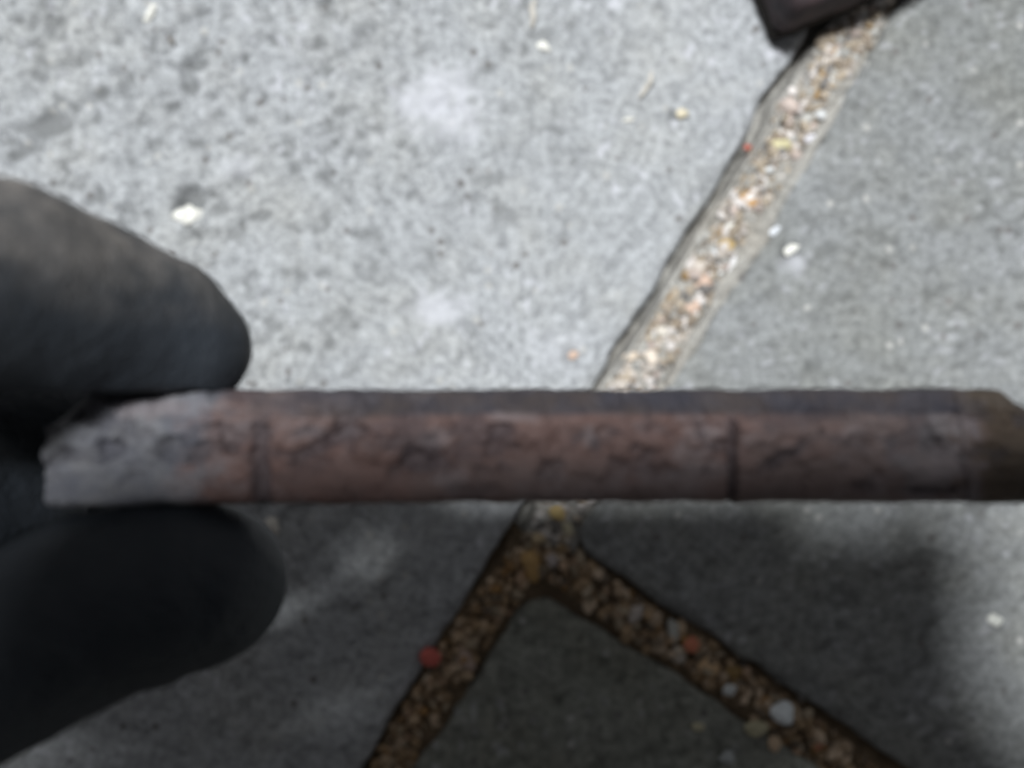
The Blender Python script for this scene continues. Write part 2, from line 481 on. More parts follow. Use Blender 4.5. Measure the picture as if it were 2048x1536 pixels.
pebble('pebble', 1430, 520, 27, 40, -12, (0.80, 0.83, 0.86), 'bluish white oval pebble standing out in the middle of the wide joint', 'pebble', z=-0.0026)
pebble('pebble', 1471, 530, 22, 48, -22, (0.76, 0.74, 0.74), 'long whitish pebble right of the bluish oval one in the wide joint', 'pebble', z=-0.0025)
pebble('pebble', 1463, 455, 25, 25, 0, WHITE, 'round white pebble above the two oval ones in the wide joint', 'pebble', z=-0.0024)
pebble('pebble', 1550, 462, 28, 16, 40, (0.74, 0.76, 0.80), 'small bluish white pebble at the right rim of the wide joint', 'pebble', z=-0.0010)
pebble('pebble', 1560, 290, 44, 26, 12, (0.62, 0.56, 0.34), 'yellowish oval pebble in the upper part of the wide joint', 'pebble', z=-0.0025)
pebble('pebble', 1622, 275, 25, 18, 10, (0.76, 0.74, 0.78), 'small white pebble right of the yellowish oval one', 'pebble', z=-0.0018)
pebble('pebble', 1505, 400, 38, 28, -30, (0.52, 0.30, 0.12), 'orange brown pebble in the wide joint above the white ones', 'pebble', z=-0.0028)
pebble('pebble', 1497, 292, 15, 13, 0, RED, 'tiny red pebble against the pale paver in the upper joint', 'pebble', z=-0.0016)
pebble('pebble', 1455, 490, 38, 30, 30, (0.56, 0.40, 0.18), 'ochre pebble between the white ones in the wide joint', 'pebble', z=-0.0030)
pebble('pebble', 1410, 563, 38, 32, 20, PINK, 'pinkish pebble below the bluish oval one in the wide joint', 'pebble', z=-0.0030)
pebble('pebble', 1388, 614, 28, 26, 0, PINK, 'small pink pebble halfway between the oval ones and the bar', 'pebble', z=-0.0022)
pebble('pebble', 1303, 713, 28, 28, 0, (0.76, 0.66, 0.56), 'cream pink pebble in the joint just above the bar', 'pebble', z=-0.0020)
pebble('pebble', 1262, 712, 30, 20, 10, (0.72, 0.60, 0.48), 'pale beige pebble in the joint left of the cream pink one', 'pebble', z=-0.0020)
pebble('pebble', 1325, 660, 28, 24, 20, (0.72, 0.66, 0.58), 'cream pebble in the joint above the cream pink one', 'pebble', z=-0.0022)
pebble('pebble', 1148, 710, 20, 18, 20, PINK, 'pink grit pebble set in the pale paver left of the joint', 'pebble', z=-0.0008)
pebble('pebble', 1114, 1025, 34, 32, 0, (0.52, 0.38, 0.16), 'yellow brown pebble just below the bar at the joint crossing', 'pebble', z=-0.0020)
pebble('pebble', 1078, 1077, 32, 24, 10, (0.54, 0.42, 0.26), 'tan pebble below the yellow brown one at the joint crossing', 'pebble', z=-0.0022)
pebble('pebble', 1137, 1058, 18, 30, 20, (0.60, 0.54, 0.38), 'pale oval pebble right of the tan one at the joint crossing', 'pebble', z=-0.0022)
pebble('pebble', 1062, 1128, 36, 62, 8, (0.50, 0.31, 0.12), 'large ochre pebble in the middle of the joint crossing', 'pebble', z=-0.0034, hz=0.8)
pebble('pebble', 1104, 1122, 28, 28, 0, (0.44, 0.38, 0.36), 'greyish pebble right of the large ochre one', 'pebble', z=-0.0022)
pebble('pebble', 860, 1314, 42, 34, -20, (0.62, 0.14, 0.11), 'brick red pebble at the left rim of the lower left joint', 'pebble', z=-0.0012)
pebble('pebble', 930, 1322, 50, 28, -50, (0.46, 0.34, 0.28), 'brownish pink oval pebble right of the brick red one', 'pebble', z=-0.0025)
pebble('pebble', 1272, 1228, 34, 38, -30, (0.50, 0.44, 0.40), 'greyish pink pebble in the lower right joint', 'pebble', z=-0.0024)
pebble('pebble', 1347, 1262, 22, 42, 12, (0.52, 0.52, 0.48), 'long pale grey pebble in the lower right joint', 'pebble', z=-0.0024)
pebble('pebble', 1360, 1312, 28, 40, 20, (0.48, 0.42, 0.36), 'beige grey pebble below the long pale grey one', 'pebble', z=-0.0028)
pebble('pebble', 1386, 1292, 30, 30, 0, (0.60, 0.21, 0.12), 'orange red pebble in the lower right joint', 'pebble', z=-0.0020)
pebble('pebble', 1418, 1338, 48, 34, -25, (0.62, 0.42, 0.24), 'large tan orange pebble next to the orange red one', 'pebble', z=-0.0026)
pebble('pebble', 1462, 1380, 26, 24, 0, (0.66, 0.68, 0.68), 'small white pebble left of the largest white one', 'pebble', z=-0.0016)
pebble('pebble', 1566, 1426, 46, 46, 0, (0.80, 0.84, 0.86), 'largest round white pebble in the lower right joint', 'pebble', z=-0.0026, hz=0.8)
pebble('pebble', 1470, 1350, 34, 30, 0, (0.30, 0.19, 0.07), 'dark amber pebble between the tan orange and small white ones', 'pebble', z=-0.0030)
pebble('pebble', 1508, 1456, 46, 32, -10, (0.46, 0.42, 0.28), 'yellowish grey pebble lying on the rim of the dark paver', 'pebble', z=-0.0012)
pebble('pebble', 1550, 1486, 24, 30, 10, (0.60, 0.44, 0.30), 'small peach pebble below the yellowish grey one', 'pebble', z=-0.0010)
pebble('pebble', 1396, 1454, 26, 20, 0, (0.50, 0.46, 0.32), 'small pale yellow pebble on the dark paver near the lower right joint', 'pebble', z=-0.0006)
pebble('pebble', 1637, 1490, 30, 26, 30, (0.46, 0.20, 0.12), 'reddish brown pebble near the bottom edge in the lower right joint', 'pebble', z=-0.0022)
pebble('pebble', 1988, 1240, 36, 26, -15, (0.76, 0.76, 0.70), 'lone white pebble on the grey paver near the right edge', 'pebble', z=-0.0008)
pebble('pebble', 1456, 1515, 30, 26, 10, (0.42, 0.44, 0.44), 'bluish grey pebble on the dark paver at the bottom edge', 'pebble', z=-0.0007)
pebble('pebble', 1258, 240, 20, 12, 10, (0.70, 0.68, 0.62), 'tiny pale pebble with a dark pit above it on the pale paver', 'pebble', z=-0.0004)
pebble('pebble', 545, 1050, 36, 26, -50, (0.66, 0.62, 0.56), 'pale beige pebble peeping out between bar and thumb', 'pebble', z=-0.0003)

def twig(name, pts, r, mat, label):
    bm = bmesh.new(); rings = []
    for i, (px, py, z) in enumerate(pts):
        p = at(px, py); p.z = z
        q0 = at(*pts[max(0, i - 1)][:2]); q1 = at(*pts[min(len(pts) - 1, i + 1)][:2])
        d = (q1 - q0); d.z = 0; d.normalize()
        n = Vector((d.y, -d.x, 0)); rr = r * (0.45 if i in (0, len(pts) - 1) else rnd.uniform(0.85, 1.1))
        rings.append([bm.verts.new(p + n * rr * math.cos(t) + Vector((0, 0, rr * 0.8 * math.sin(t)))) for t in [k * math.pi / 4 for k in range(8)]])
    for a, b in zip(rings[:-1], rings[1:]):
        for k in range(8): bm.faces.new((a[k], a[(k + 1) % 8], b[(k + 1) % 8], b[k]))
    bm.faces.new(rings[0][::-1]); bm.faces.new(rings[-1])
    bmesh.ops.recalc_face_normals(bm, faces=bm.faces)
    me = bpy.data.meshes.new(name); bm.to_mesh(me); bm.free()
    for p in me.polygons: p.use_smooth = True
    return tag(link(name, me, mat), label, 'twig')
M_TW = pebble_mat('dry_twig', (0.62, 0.58, 0.52))
twig('twig', [(1070, 2, 0.0012), (1064, 18, 0.001), (1067, 38, 0.0009), (1063, 58, 0.0008)], 0.0010, M_TW, 'short pale dry twig lying upright at the top edge of the pale paver')
twig('twig', [(1302, 145, 0.0008), (1300, 165, 0.001), (1290, 180, 0.001), (1278, 198, 0.0006)], 0.0008, M_TW, 'bent pale twig on the pale paver left of the dark block')

# ------------------------------------------------------------------ generic voxel body
def apply_mods(o):
    dg = bpy.context.evaluated_depsgraph_get()
    me = bpy.data.meshes.new_from_object(o.evaluated_get(dg))
    old = o.data; o.modifiers.clear(); o.data = me
    bpy.data.meshes.remove(old)
def chain_mesh(name, chains, sub=3):
    """tapered rounded limbs through (point, radius) joints, as overlapping balls to be fused by a remesh"""
    v0, f0 = ico(sub); VV, FF = [], []; n = 0
    for chain in chains:
        for (a, ra), (b, rb) in zip(chain[:-1], chain[1:]):
            m = max(2, int((b - a).length / (min(ra, rb) * 0.2)))
            for k in range(m + 1):
                t = k / m; c = a.lerp(b, t); r = ra + (rb - ra) * t
                VV.append(v0 * r + np.array(c[:])); FF.append(f0 + n); n += len(v0)
    return mesh_np(name, np.concatenate(VV), np.concatenate(FF))
def fuse(name, chains, voxel, smooth=5):
    o = bpy.data.objects.new(name, chain_mesh(name, chains)); C.objects.link(o)
    r = o.modifiers.new('r', 'REMESH'); r.mode = 'VOXEL'; r.voxel_size = voxel; r.use_smooth_shade = True
    q = o.modifiers.new('s', 'SMOOTH'); q.factor = 0.5; q.iterations = smooth
    apply_mods(o)
    return o

# ------------------------------------------------------------------ held bar
def bar_mat(name='rusted_bar', end=False):
    m, nt, b, v = new_mat(name, 0.72, 0.35)
    if end:
        c = mixc(nt, ramp(nt, noise(nt, v, 120, 4), [(0.35, 0.0), (0.7, 1.0)]), (0.070, 0.054, 0.042), (0.11, 0.078, 0.056))
        c = mixc(nt, ramp(nt, noise(nt, v, 400, 3), [(0.5, 0.0), (0.75, 0.5)]), c, (0.12, 0.09, 0.07))
        nt.links.new(c, b.inputs['Base Color'])
        bump(nt, b, noise(nt, v, 500, 4), 0.0005, 0.7)
        return m
    sx = N(nt, 'ShaderNodeSeparateXYZ'); nt.links.new(v, sx.inputs[0])
    rust = mixc(nt, ramp(nt, noise(nt, v, 130, 5, 0.65, (0.5, 1.3, 1)), [(0.35, 0.0), (0.65, 1.0)]), (0.120, 0.080, 0.074), (0.205, 0.118, 0.102))
    rust = mixc(nt, ramp(nt, noise(nt, v, 60, 4, 0.6, (0.6, 1.5, 1)), [(0.42, 0.0), (0.62, 0.7)]), rust, (0.145, 0.118, 0.115))
    rust = mixc(nt, ramp(nt, noise(nt, v, 210, 5, 0.7), [(0.60, 0.0), (0.74, 0.6)]), rust, (0.07, 0.06, 0.068))
    rust = mixc(nt, ramp(nt, noise(nt, v, 95, 5, 0.75, (0.8, 1, 1)), [(0.56, 0.0), (0.70, 0.8)]), rust, (0.24, 0.20, 0.205))
    wob = noise(nt, v, 260, 3, 0.6)
    def band(lo, hi, soft):
        # 1 between lo and hi along the bar, wandering edges
        ad = N(nt, 'ShaderNodeMath', operation='MULTIPLY_ADD'); nt.links.new(wob, ad.inputs[0]); ad.inputs[1].default_value = 0.016; nt.links.new(sx.outputs[0], ad.inputs[2])
        a = N(nt, 'ShaderNodeMapRange'); a.inputs[1].default_value = lo + 0.008; a.inputs[2].default_value = lo + 0.008 + soft; nt.links.new(ad.outputs[0], a.inputs[0])
        c = N(nt, 'ShaderNodeMapRange'); c.inputs[1].default_value = hi + 0.008; c.inputs[2].default_value = hi + 0.008 - soft; nt.links.new(ad.outputs[0], c.inputs[0])
        mu = N(nt, 'ShaderNodeMath', operation='MULTIPLY'); nt.links.new(a.outputs[0], mu.inputs[0]); nt.links.new(c.outputs[0], mu.inputs[1])
        return mu.outputs[0]
    pale = mixc(nt, ramp(nt, noise(nt, v, 170, 5, 0.7), [(0.38, 0.0), (0.62, 1.0)]), (0.130, 0.134, 0.160), (0.205, 0.203, 0.215))
    pale = mixc(nt, ramp(nt, noise(nt, v, 210, 4, 0.7, (0.6, 1.2, 1)), [(0.60, 0.0), (0.70, 0.85)]), pale, (0.08, 0.08, 0.10))
    c = mixc(nt, band(-0.09, -0.0345, 0.0045), rust, pale)
    c = mixc(nt, band(0.045, 0.0560, 0.0035), c, mixc(nt, 0.45, pale, rust))
    # bluish shade of the upper bevel, painted along the edge
    ed = N(nt, 'ShaderNodeMapRange'); ed.inputs[1].default_value = 0.0034; ed.inputs[2].default_value = 0.0042; nt.links.new(sx.outputs[1], ed.inputs[0])
    gt = N(nt, 'ShaderNodeMapRange'); gt.inputs[1].default_value = -0.038; gt.inputs[2].default_value = -0.018; nt.links.new(sx.outputs[0], gt.inputs[0])
    mu = N(nt, 'ShaderNodeMath', operation='MULTIPLY'); nt.links.new(ed.outputs[0], mu.inputs[0]); nt.links.new(gt.outputs[0], mu.inputs[1])
    c = mixc(nt, mu.outputs[0], c, mixc(nt, ramp(nt, noise(nt, v, 120, 4), [(0.4, 0.0), (0.6, 1.0)]), (0.044, 0.042, 0.054), (0.064, 0.051, 0.050)))
    cap = mixc(nt, ramp(nt, noise(nt, v, 150, 4), [(0.35, 0.0), (0.7, 1.0)]), (0.058, 0.046, 0.036), (0.095, 0.068, 0.050))
    c = mixc(nt, band(0.0525, 0.09, 0.0035), c, cap)
    ch = N(nt, 'ShaderNodeAttribute', attribute_name='chip')  # highlight spots painted on the bar's face
    k = N(nt, 'ShaderNodeMath', operation='MULTIPLY'); nt.links.new(ch.outputs['Fac'], k.inputs[0]); k.inputs[1].default_value = 0.55
    c = mixc(nt, k.outputs[0], c, (0.25, 0.21, 0.215))
    di = N(nt, 'ShaderNodeAttribute', attribute_name='dirt_shade')  # shading of dents and grooves, put in as colour
    k = N(nt, 'ShaderNodeMath', operation='MULTIPLY'); nt.links.new(di.outputs['Fac'], k.inputs[0]); k.inputs[1].default_value = 0.62
    c = mixc(nt, k.outputs[0], c, (0.055, 0.050, 0.060))
    nt.links.new(c, b.inputs['Base Color'])
    n1 = bump(nt, b, noise(nt, v, 170, 5, 0.7), 0.0012, 0.8)
    bump(nt, b, noise(nt, v, 900, 3), 0.0004, 0.6, n1)
    return m
M_BAR = bar_mat(); M_BAR_END = bar_mat('dark_bar_end', True)
BZ = 0.145                                   # height of the bar's face over the pavers
bk = (CAM_Z - BZ) / FPX
bar_c = at(1024, 895, BZ)
bar = empty('weathered_bar', (bar_c.x, bar_c.y, BZ - 0.004), math.radians(0.15))
tag(bar, 'weathered reddish brown bar with a pale worn end, held between finger and thumb', 'bar')
DENTS = [(215, 890, 30, 24, 20, .9), (140, 905, 34, 16, 15, .7), (395, 905, 46, 17, 25, 1.0), (455, 890, 40, 16, 20, .8), (650, 890, 70, 20, 35, 1.1), (700, 870, 40, 20, 20, .8),
         (845, 920, 44, 40, 0, 1.0), (930, 890, 46, 13, 25, .7), (1000, 865, 40, 22, 10, 1.0), (1190, 890, 16, 26, 0, 1.0), (1275, 893, 16, 12, 0, .7), (1095, 950, 26, 16, 0, .5),
         (1435, 890, 26, 16, 0, .8), (1570, 915, 62, 17, 32, 1.1), (1620, 838, 90, 12, 2, .8), (1700, 890, 44, 16, -10, .7), (1860, 893, 36, 14, 25, .8), (930, 985, 60, 20, 0, .6),
         (1730, 975, 30, 16, 0, .6), (1870, 985, 50, 12, 0, .7), (560, 800, 70, 12, 0, .6), (500, 860, 60, 20, 0, .6)]
def bar_piece(name, x0, x1, mat, cut0=0.0, cut1=0.0, face_drop=0.0, label=None, grooves=()):
    """a length of the bar; x in photo px on the face; cut0/cut1 clip the upper corner at that end (px)"""
    X = np.linspace(x0, x1, max(6, int((x1 - x0) / 3.5)))
    # outline across the bar: (y px below the upper edge at 780, depth below the face in px)
    prof = [(20, 125), (6, 118), (0, 104), (1, 60), (3, 44), (9, 36), (18, 30), (28, 24), (38, 18), (46, 15), (51, 16), (55, 10), (60, 3), (64, 0)] + [(64 + k * 150 / 34, 0) for k in range(1, 35)] + [(219, 5), (224, 12), (228, 24), (231, 44), (232, 100), (226, 118), (205, 125)]
    prof = np.array(prof, float)
    P = len(prof)
    rows = []
    for x in X:
        yy = prof[:, 0] + 780; dz = prof[:, 1] + face_drop
        top_lim = 780.0
        if cut0 and x < x0 + cut0: top_lim = 780 + 72 * (1 - (x - x0) / cut0)
        if cut1 and x > x1 - cut1: top_lim = 780 + 66 * ((x - (x1 - cut1)) / cut1)
        if top_lim > 780:
            yy = np.where(yy < 856, top_lim + (yy - 780) * (856 - top_lim) / 76.0, yy)
        e = min(x - x0, x1 - x)
        rnd_e = 8 * (1 - math.sqrt(max(0, 1 - max(0, 1 - e / 10) ** 2)))
        dz = dz + rnd_e * 1.0
        mid = 896
        yy = mid + (yy - mid) * (1 - rnd_e / 116 * 0.5)
        sag = 4.0 * ((x - 1024) / 1000) ** 2 + (4 if x < 800 else 0) * (800 - x) / 700
        rows.append(np.stack([np.full(P, x), yy + sag * (yy > 896), dz], -1))
    R = np.array(rows)
    x, y, d = R[..., 0], R[..., 1], R[..., 2]
    for cx, cy, rx, ry, ang, dep in DENTS:
        a = math.radians(ang)
        dx = (x - cx) * math.cos(a) - (y - cy) * math.sin(a); dy = (x - cx) * math.sin(a) + (y - cy) * math.cos(a)
        q = np.hypot(dx / rx, dy / ry) + 1.3 * (fbm(x + 900, y + d, 26, 77, 2) - 0.5)
        d = d + 15 * dep * sstep(1.2, 0.3, q) * (d < 60)
    for gx, gw, gd in grooves:                              # cut across the face only, dying out at the lip
        gxx = gx + 5 * (fbm(y, y * 0, 40, 91, 2) - 0.5) * 2
        d = d + gd * sstep(gw, gw * 0.25, np.abs(x - gxx)) * sstep(826, 850, y) * (d < 90)
    nz = fbm(x, y * 1.4 + d, 75, 61, 4) - 0.5
    lump = fbm(x * 0.7 + 0.5 * y, y * 1.1 - 0.25 * x, 42, 69, 3)
    d = d + 12 * sstep(0.52, 0.28, lump) * sstep(990, 930, y) * (d < 60)
    d = d + nz * 60 * sstep(985, 890, y) + nz * 10
    d = d + 5 * sstep(0.40, 0.25, fbm(x, y * 1.5 + d * 0.5, 34, 63, 3))
    y = y + (fbm(x + 500, y + d, 70, 66, 4) - 0.5) * 13
    V = np.stack([(x - 1024) * bk, -(y - 895) * bk, 0.004 - d * bk], -1)
    dirt_shade = x * 0  # shade painted into the dents, hollows and grooves
    for cx, cy, rx, ry, ang, dep in DENTS:
        a = math.radians(ang)
        dx = (x - cx) * math.cos(a) - (y - cy) * math.sin(a); dy = (x - cx) * math.sin(a) + (y - cy) * math.cos(a)
        dirt_shade = np.maximum(dirt_shade, min(1, dep) * sstep(1.25, 0.5, np.hypot(dx / rx, dy / ry) + 1.3 * (fbm(x + 900, y, 26, 77, 2) - 0.5)))
    dirt_shade = np.maximum(dirt_shade, 0.75 * sstep(0.52, 0.34, lump) * sstep(1000, 900, y))
    for gx, gw, gd in grooves: dirt_shade = np.maximum(dirt_shade, 1.0 * sstep(gw * 1.1, gw * 0.4, np.abs(x - gx)) * sstep(815, 850, y))
    chip = x * 0  # light highlights painted as small spots
    for cx, cy, rx, ry in ((870, 878, 34, 22), (1182, 872, 15, 26), (895, 958, 48, 24), (690, 862, 20, 16), (1430, 868, 22, 14), (1710, 868, 36, 14), (1860, 945, 60, 34), (1400, 940, 60, 22), (370, 965, 52, 30), (1020, 835, 60, 9), (300, 815, 120, 22), (620, 860, 28, 14)):
        chip = np.maximum(chip, sstep(1.3, 0.3, np.hypot((x - cx) / rx, (y - cy) / ry) + 1.2 * (fbm(x + 300, y, 24, 87, 2) - 0.5)))
    n = len(X)
    idx = np.arange(n * P).reshape(n, P)
    nxt = np.roll(idx, -1, axis=1)
    f = np.stack([idx[:-1], nxt[:-1], nxt[1:], idx[1:]], -1).reshape(-1, 4)
    V = V.reshape(-1, 3)
    c0 = V[idx[0]].mean(0); c1 = V[idx[-1]].mean(0)
    V = np.concatenate([V, [c0, c1]])
    k0, k1 = len(V) - 2, len(V) - 1
    # end fans written as quads with a doubled centre are avoided: build with bmesh
    bm = bmesh.new()
    vs = [bm.verts.new(v) for v in V]
    for q in f: bm.faces.new([vs[i] for i in q])
    for k in range(P):
        kn = (k + 1) % P
        bm.faces.new((vs[k0], vs[idx[0][kn]], vs[idx[0][k]])); bm.faces.new((vs[k1], vs[idx[-1][k]], vs[idx[-1][kn]]))
    bmesh.ops.recalc_face_normals(bm, faces=bm.faces)
    me = bpy.data.meshes.new(name); bm.to_mesh(me); bm.free()
    for nm, arr in (('dirt_shade', dirt_shade), ('chip', chip)):
        at_ = me.attributes.new(nm, 'FLOAT', 'POINT')
        at_.data.foreach_set('value', np.concatenate([arr.ravel(), [0, 0]]).astype(np.float32))
    me.polygons.foreach_set('use_smooth', np.full(len(me.polygons), True))
    o = link(name, me, mat, bar)
    if label: o['label'] = label
    return o
bar_piece('body', 84, 1934, M_BAR, cut0=78, grooves=((519, 26, 20), (1467, 14, 30)))
bar_piece('end_cap', 1934.5, 2130, M_BAR, cut1=100, face_drop=2, label='dark brown end cap with a clipped corner')
# ------------------------------------------------------------------ hand
def skin_mat():
    m, nt, b, v = new_mat('dusty_dark_skin', 0.62, 0.3)
    c = mixc(nt, ramp(nt, noise(nt, v, 60, 4), [(0.35, 0.0), (0.7, 1.0)]), (0.021, 0.026, 0.034), (0.031, 0.037, 0.046))
    # dry dust on the upper finger, rising with Y to paint its lit top
    dust = ramp(nt, noise(nt, v, 170, 5, 0.7), [(0.36, 0.15), (0.66, 0.95)])
    sy = N(nt, 'ShaderNodeSeparateXYZ'); nt.links.new(v, sy.inputs[0])
    mr = N(nt, 'ShaderNodeMapRange'); mr.inputs[1].default_value = 0.006; mr.inputs[2].default_value = 0.0185; mr.inputs[3].default_value = 0.02; nt.links.new(sy.outputs[1], mr.inputs[0])
    mm = N(nt, 'ShaderNodeMath', operation='MULTIPLY'); nt.links.new(dust, mm.inputs[0]); nt.links.new(mr.outputs[0], mm.inputs[1])
    c = mixc(nt, mm.outputs[0], c, (0.27, 0.245, 0.225))
    nt.links.new(c, b.inputs['Base Color'])
    w = N(nt, 'ShaderNodeTexVoronoi', Scale=900.0); w.feature = 'DISTANCE_TO_EDGE'; nt.links.new(v, w.inputs['Vector'])
    n1 = bump(nt, b, noise(nt, v, 180, 4, 0.7), 0.0012, 0.7)
    bump(nt, b, w.outputs['Distance'], 0.0004, 0.5, n1)
    return m
M_SKIN = skin_mat()
def nail_mat():
    m, nt, b, v = new_mat('fingernail', 0.4, 0.45)
    c = mixc(nt, ramp(nt, noise(nt, v, 120, 3), [(0.4, 0.0), (0.7, 1.0)]), (0.055, 0.064, 0.078), (0.08, 0.09, 0.105))
    nt.links.new(c, b.inputs['Base Color'])
    return m
M_NAIL = nail_mat()
def hp(px, py, z): return at(px, py, z)
idx_chain = [(hp(378, 695, 0.1400), 0.0077), (hp(310, 660, 0.1410), 0.0095), (hp(180, 628, 0.146), 0.0110), (hp(-10, 580, 0.155), 0.0123), (hp(-330, 600, 0.168), 0.0118),
             (Vector((-0.098, 0.010, 0.166)), 0.0118), (Vector((-0.125, 0.002, 0.158)), 0.0125)]
thumb_chain = [(hp(413, 1165, 0.1400), 0.0099), (hp(350, 1175, 0.1405), 0.0110), (hp(190, 1215, 0.142), 0.0116), (hp(0, 1305, 0.146), 0.0118), (hp(-280, 1440, 0.150), 0.0120),
               (Vector((-0.105, -0.050, 0.150)), 0.0135), (Vector((-0.140, -0.040, 0.148)), 0.0165)]
mid_chain = [(hp(250, 860, 0.1245), 0.0072), (hp(120, 850, 0.1260), 0.0086), (hp(-60, 850, 0.131), 0.0085), (Vector((-0.095, -0.004, 0.136)), 0.0095), (Vector((-0.125, -0.004, 0.148)), 0.0125)]
ring_chain = [(Vector((-0.066, -0.016, 0.112)), 0.0066), (Vector((-0.078, -0.014, 0.111)), 0.0076), (Vector((-0.094, -0.010, 0.119)), 0.0084), (Vector((-0.112, -0.010, 0.131)), 0.0092), (Vector((-0.130, -0.014, 0.142)), 0.012)]
little_chain = [(Vector((-0.084, -0.030, 0.105)), 0.0056), (Vector((-0.094, -0.027, 0.105)), 0.0065), (Vector((-0.107, -0.023, 0.113)), 0.0072), (Vector((-0.120, -0.022, 0.124)), 0.008), (Vector((-0.138, -0.022, 0.137)), 0.0105)]
def palm_chain():
    return [[(hp(40, 1000, 0.128), 0.0088), (hp(-200, 980, 0.138), 0.0125), (Vector((-0.120, -0.02, 0.145)), 0.014)],
            [(Vector((-0.125, 0.002, 0.156)), 0.0135), (Vector((-0.165, -0.010, 0.150)), 0.0185), (Vector((-0.205, -0.025, 0.148)), 0.022)],
            [(Vector((-0.127, -0.006, 0.148)), 0.0130), (Vector((-0.170, -0.022, 0.146)), 0.019), (Vector((-0.205, -0.030, 0.147)), 0.021)],
            [(Vector((-0.134, -0.018, 0.140)), 0.0125), (Vector((-0.175, -0.030, 0.142)), 0.018), (Vector((-0.210, -0.036, 0.146)), 0.020)],
            [(Vector((-0.118, -0.048, 0.149)), 0.0140), (Vector((-0.150, -0.040, 0.148)), 0.019), (Vector((-0.205, -0.034, 0.147)), 0.022)],
            [(Vector((-0.200, -0.030, 0.147)), 0.0235), (Vector((-0.245, -0.060, 0.155)), 0.0245), (Vector((-0.30, -0.10, 0.175)), 0.029)]]
def make_hand():
    o = fuse('person', [idx_chain, thumb_chain, mid_chain, ring_chain, little_chain, *palm_chain()], 0.0011)
    me = o.data
    n = len(me.vertices)
    co = np.empty(n * 3, np.float32); me.vertices.foreach_get('co', co); co = co.reshape(-1, 3)
    # finger pads flatten where they press on the bar's edges; creases at the joints
    top = -(780 - 768) * bk; bot = -(1013 - 768) * bk
    near = (co[:, 0] < 0) & (co[:, 2] > BZ - 0.0125) & (co[:, 0] > (88 - 1024) * bk - 0.002)
    mid = (top + bot) / 2
    up = near & (co[:, 1] > mid) & (co[:, 1] < top) & (co[:, 2] > 0.1335); co[up, 1] = top - 0.00015
    dn = near & (co[:, 1] < mid) & (co[:, 1] > bot) & (co[:, 2] > 0.1335); co[dn, 1] = bot + 0.00015
    co[:, 2] += ((fbm(co[:, 0] * 1.0, co[:, 1] + co[:, 2], 0.004, 71, 3) - 0.5) * 0.0007).astype(np.float32)
    co[:, 1] += ((fbm(co[:, 0] * 1.6, co[:, 2], 0.005, 75, 3) - 0.5) * 0.0008).astype(np.float32)
    me.vertices.foreach_set('co', co.ravel()); me.update()
    me.polygons.foreach_set('use_smooth', np.full(len(me.polygons), True))
    # the rest of the crouching photographer: arms, neck, head, legs; coarser, fused into the same mesh
    V_ = Vector
    body = [[(V_((-0.27, -0.08, 0.165)), 0.027), (V_((-0.42, -0.22, 0.26)), 0.040), (V_((-0.24, -0.31, 0.58)), 0.052), (V_((-0.15, -0.33, 0.60)), 0.07)],
            [(V_((0.170, -0.100, 0.262)), 0.024), (V_((0.215, -0.120, 0.275)), 0.026), (V_((0.40, -0.26, 0.34)), 0.040), (V_((0.18, -0.31, 0.58)), 0.052), (V_((0.10, -0.33, 0.60)), 0.07)],
            [(V_((-0.04, -0.32, 0.60)), 0.075), (V_((-0.08, -0.19, 0.70)), 0.058), (V_((-0.115, -0.115, 0.73)), 0.078), (V_((-0.130, -0.045, 0.72)), 0.084)],
            [(V_((-0.115, -0.075, 0.650)), 0.052), (V_((-0.125, -0.06, 0.70)), 0.075)], [(V_((-0.120, -0.04, 0.628)), 0.013), (V_((-0.125, -0.02, 0.655)), 0.02)],
            [(V_((0.0, -0.40, 0.56)), 0.13), (V_((0.0, -0.55, 0.42)), 0.12), (V_((0.0, -0.66, 0.27)), 0.13)],
            [(V_((0.09, -0.66, 0.24)), 0.09), (V_((0.19, -0.33, 0.40)), 0.062), (V_((0.16, -0.50, 0.10)), 0.042), (V_((0.16, -0.42, 0.045)), 0.038), (V_((0.17, -0.33, 0.030)), 0.030)],
            [(V_((-0.09, -0.66, 0.24)), 0.09), (V_((-0.19, -0.33, 0.40)), 0.062), (V_((-0.16, -0.50, 0.10)), 0.042), (V_((-0.16, -0.42, 0.045)), 0.038), (V_((-0.17, -0.33, 0.030)), 0.030)],
            # the hand round the phone's far end
            [(V_((0.170, -0.100, 0.262)), 0.022), (V_((0.130, -0.078, 0.256)), 0.016)],
            [(V_((0.130, -0.085, 0.256)), 0.014), (V_((0.098, -0.078, 0.268)), 0.010), (V_((0.070, -0.062, 0.270)), 0.0085)]]
    for yy, x_ in ((-0.038, 0.078), (-0.052, 0.072), (-0.066, 0.070), (-0.080, 0.066)):
        body.append([(V_((0.138, -0.070 + yy * 0.3, 0.258)), 0.012), (V_((0.104, yy, 0.243)), 0.0085), (V_((x_, yy, 0.2445)), 0.0070)])
    b_ = fuse('body', body, 0.0065, 4)
    bm = bmesh.new(); bm.from_mesh(me); bm.from_mesh(b_.data)
    bm.to_mesh(me); bm.free()
    old = b_.data; bpy.data.objects.remove(b_); bpy.data.meshes.remove(old)
    me.polygons.foreach_set('use_smooth', np.full(len(me.polygons), True))
    me.materials.clear(); me.materials.append(M_SKIN)
    me.name = 'person'
    return tag(o, "person pinching the pale end of the bar between a dark finger and thumb", 'person')
hand = make_hand()
def cloth_mat(name, c0, c1):
    m, nt, b, v = new_mat(name, 0.95, 0.1)
    nt.links.new(mixc(nt, ramp(nt, noise(nt, v, 30, 4), [(0.35, 0.0), (0.65, 1.0)]), c0, c1), b.inputs['Base Color'])
    bump(nt, b, noise(nt, v, 25, 3), 0.02, 0.5)
    return m
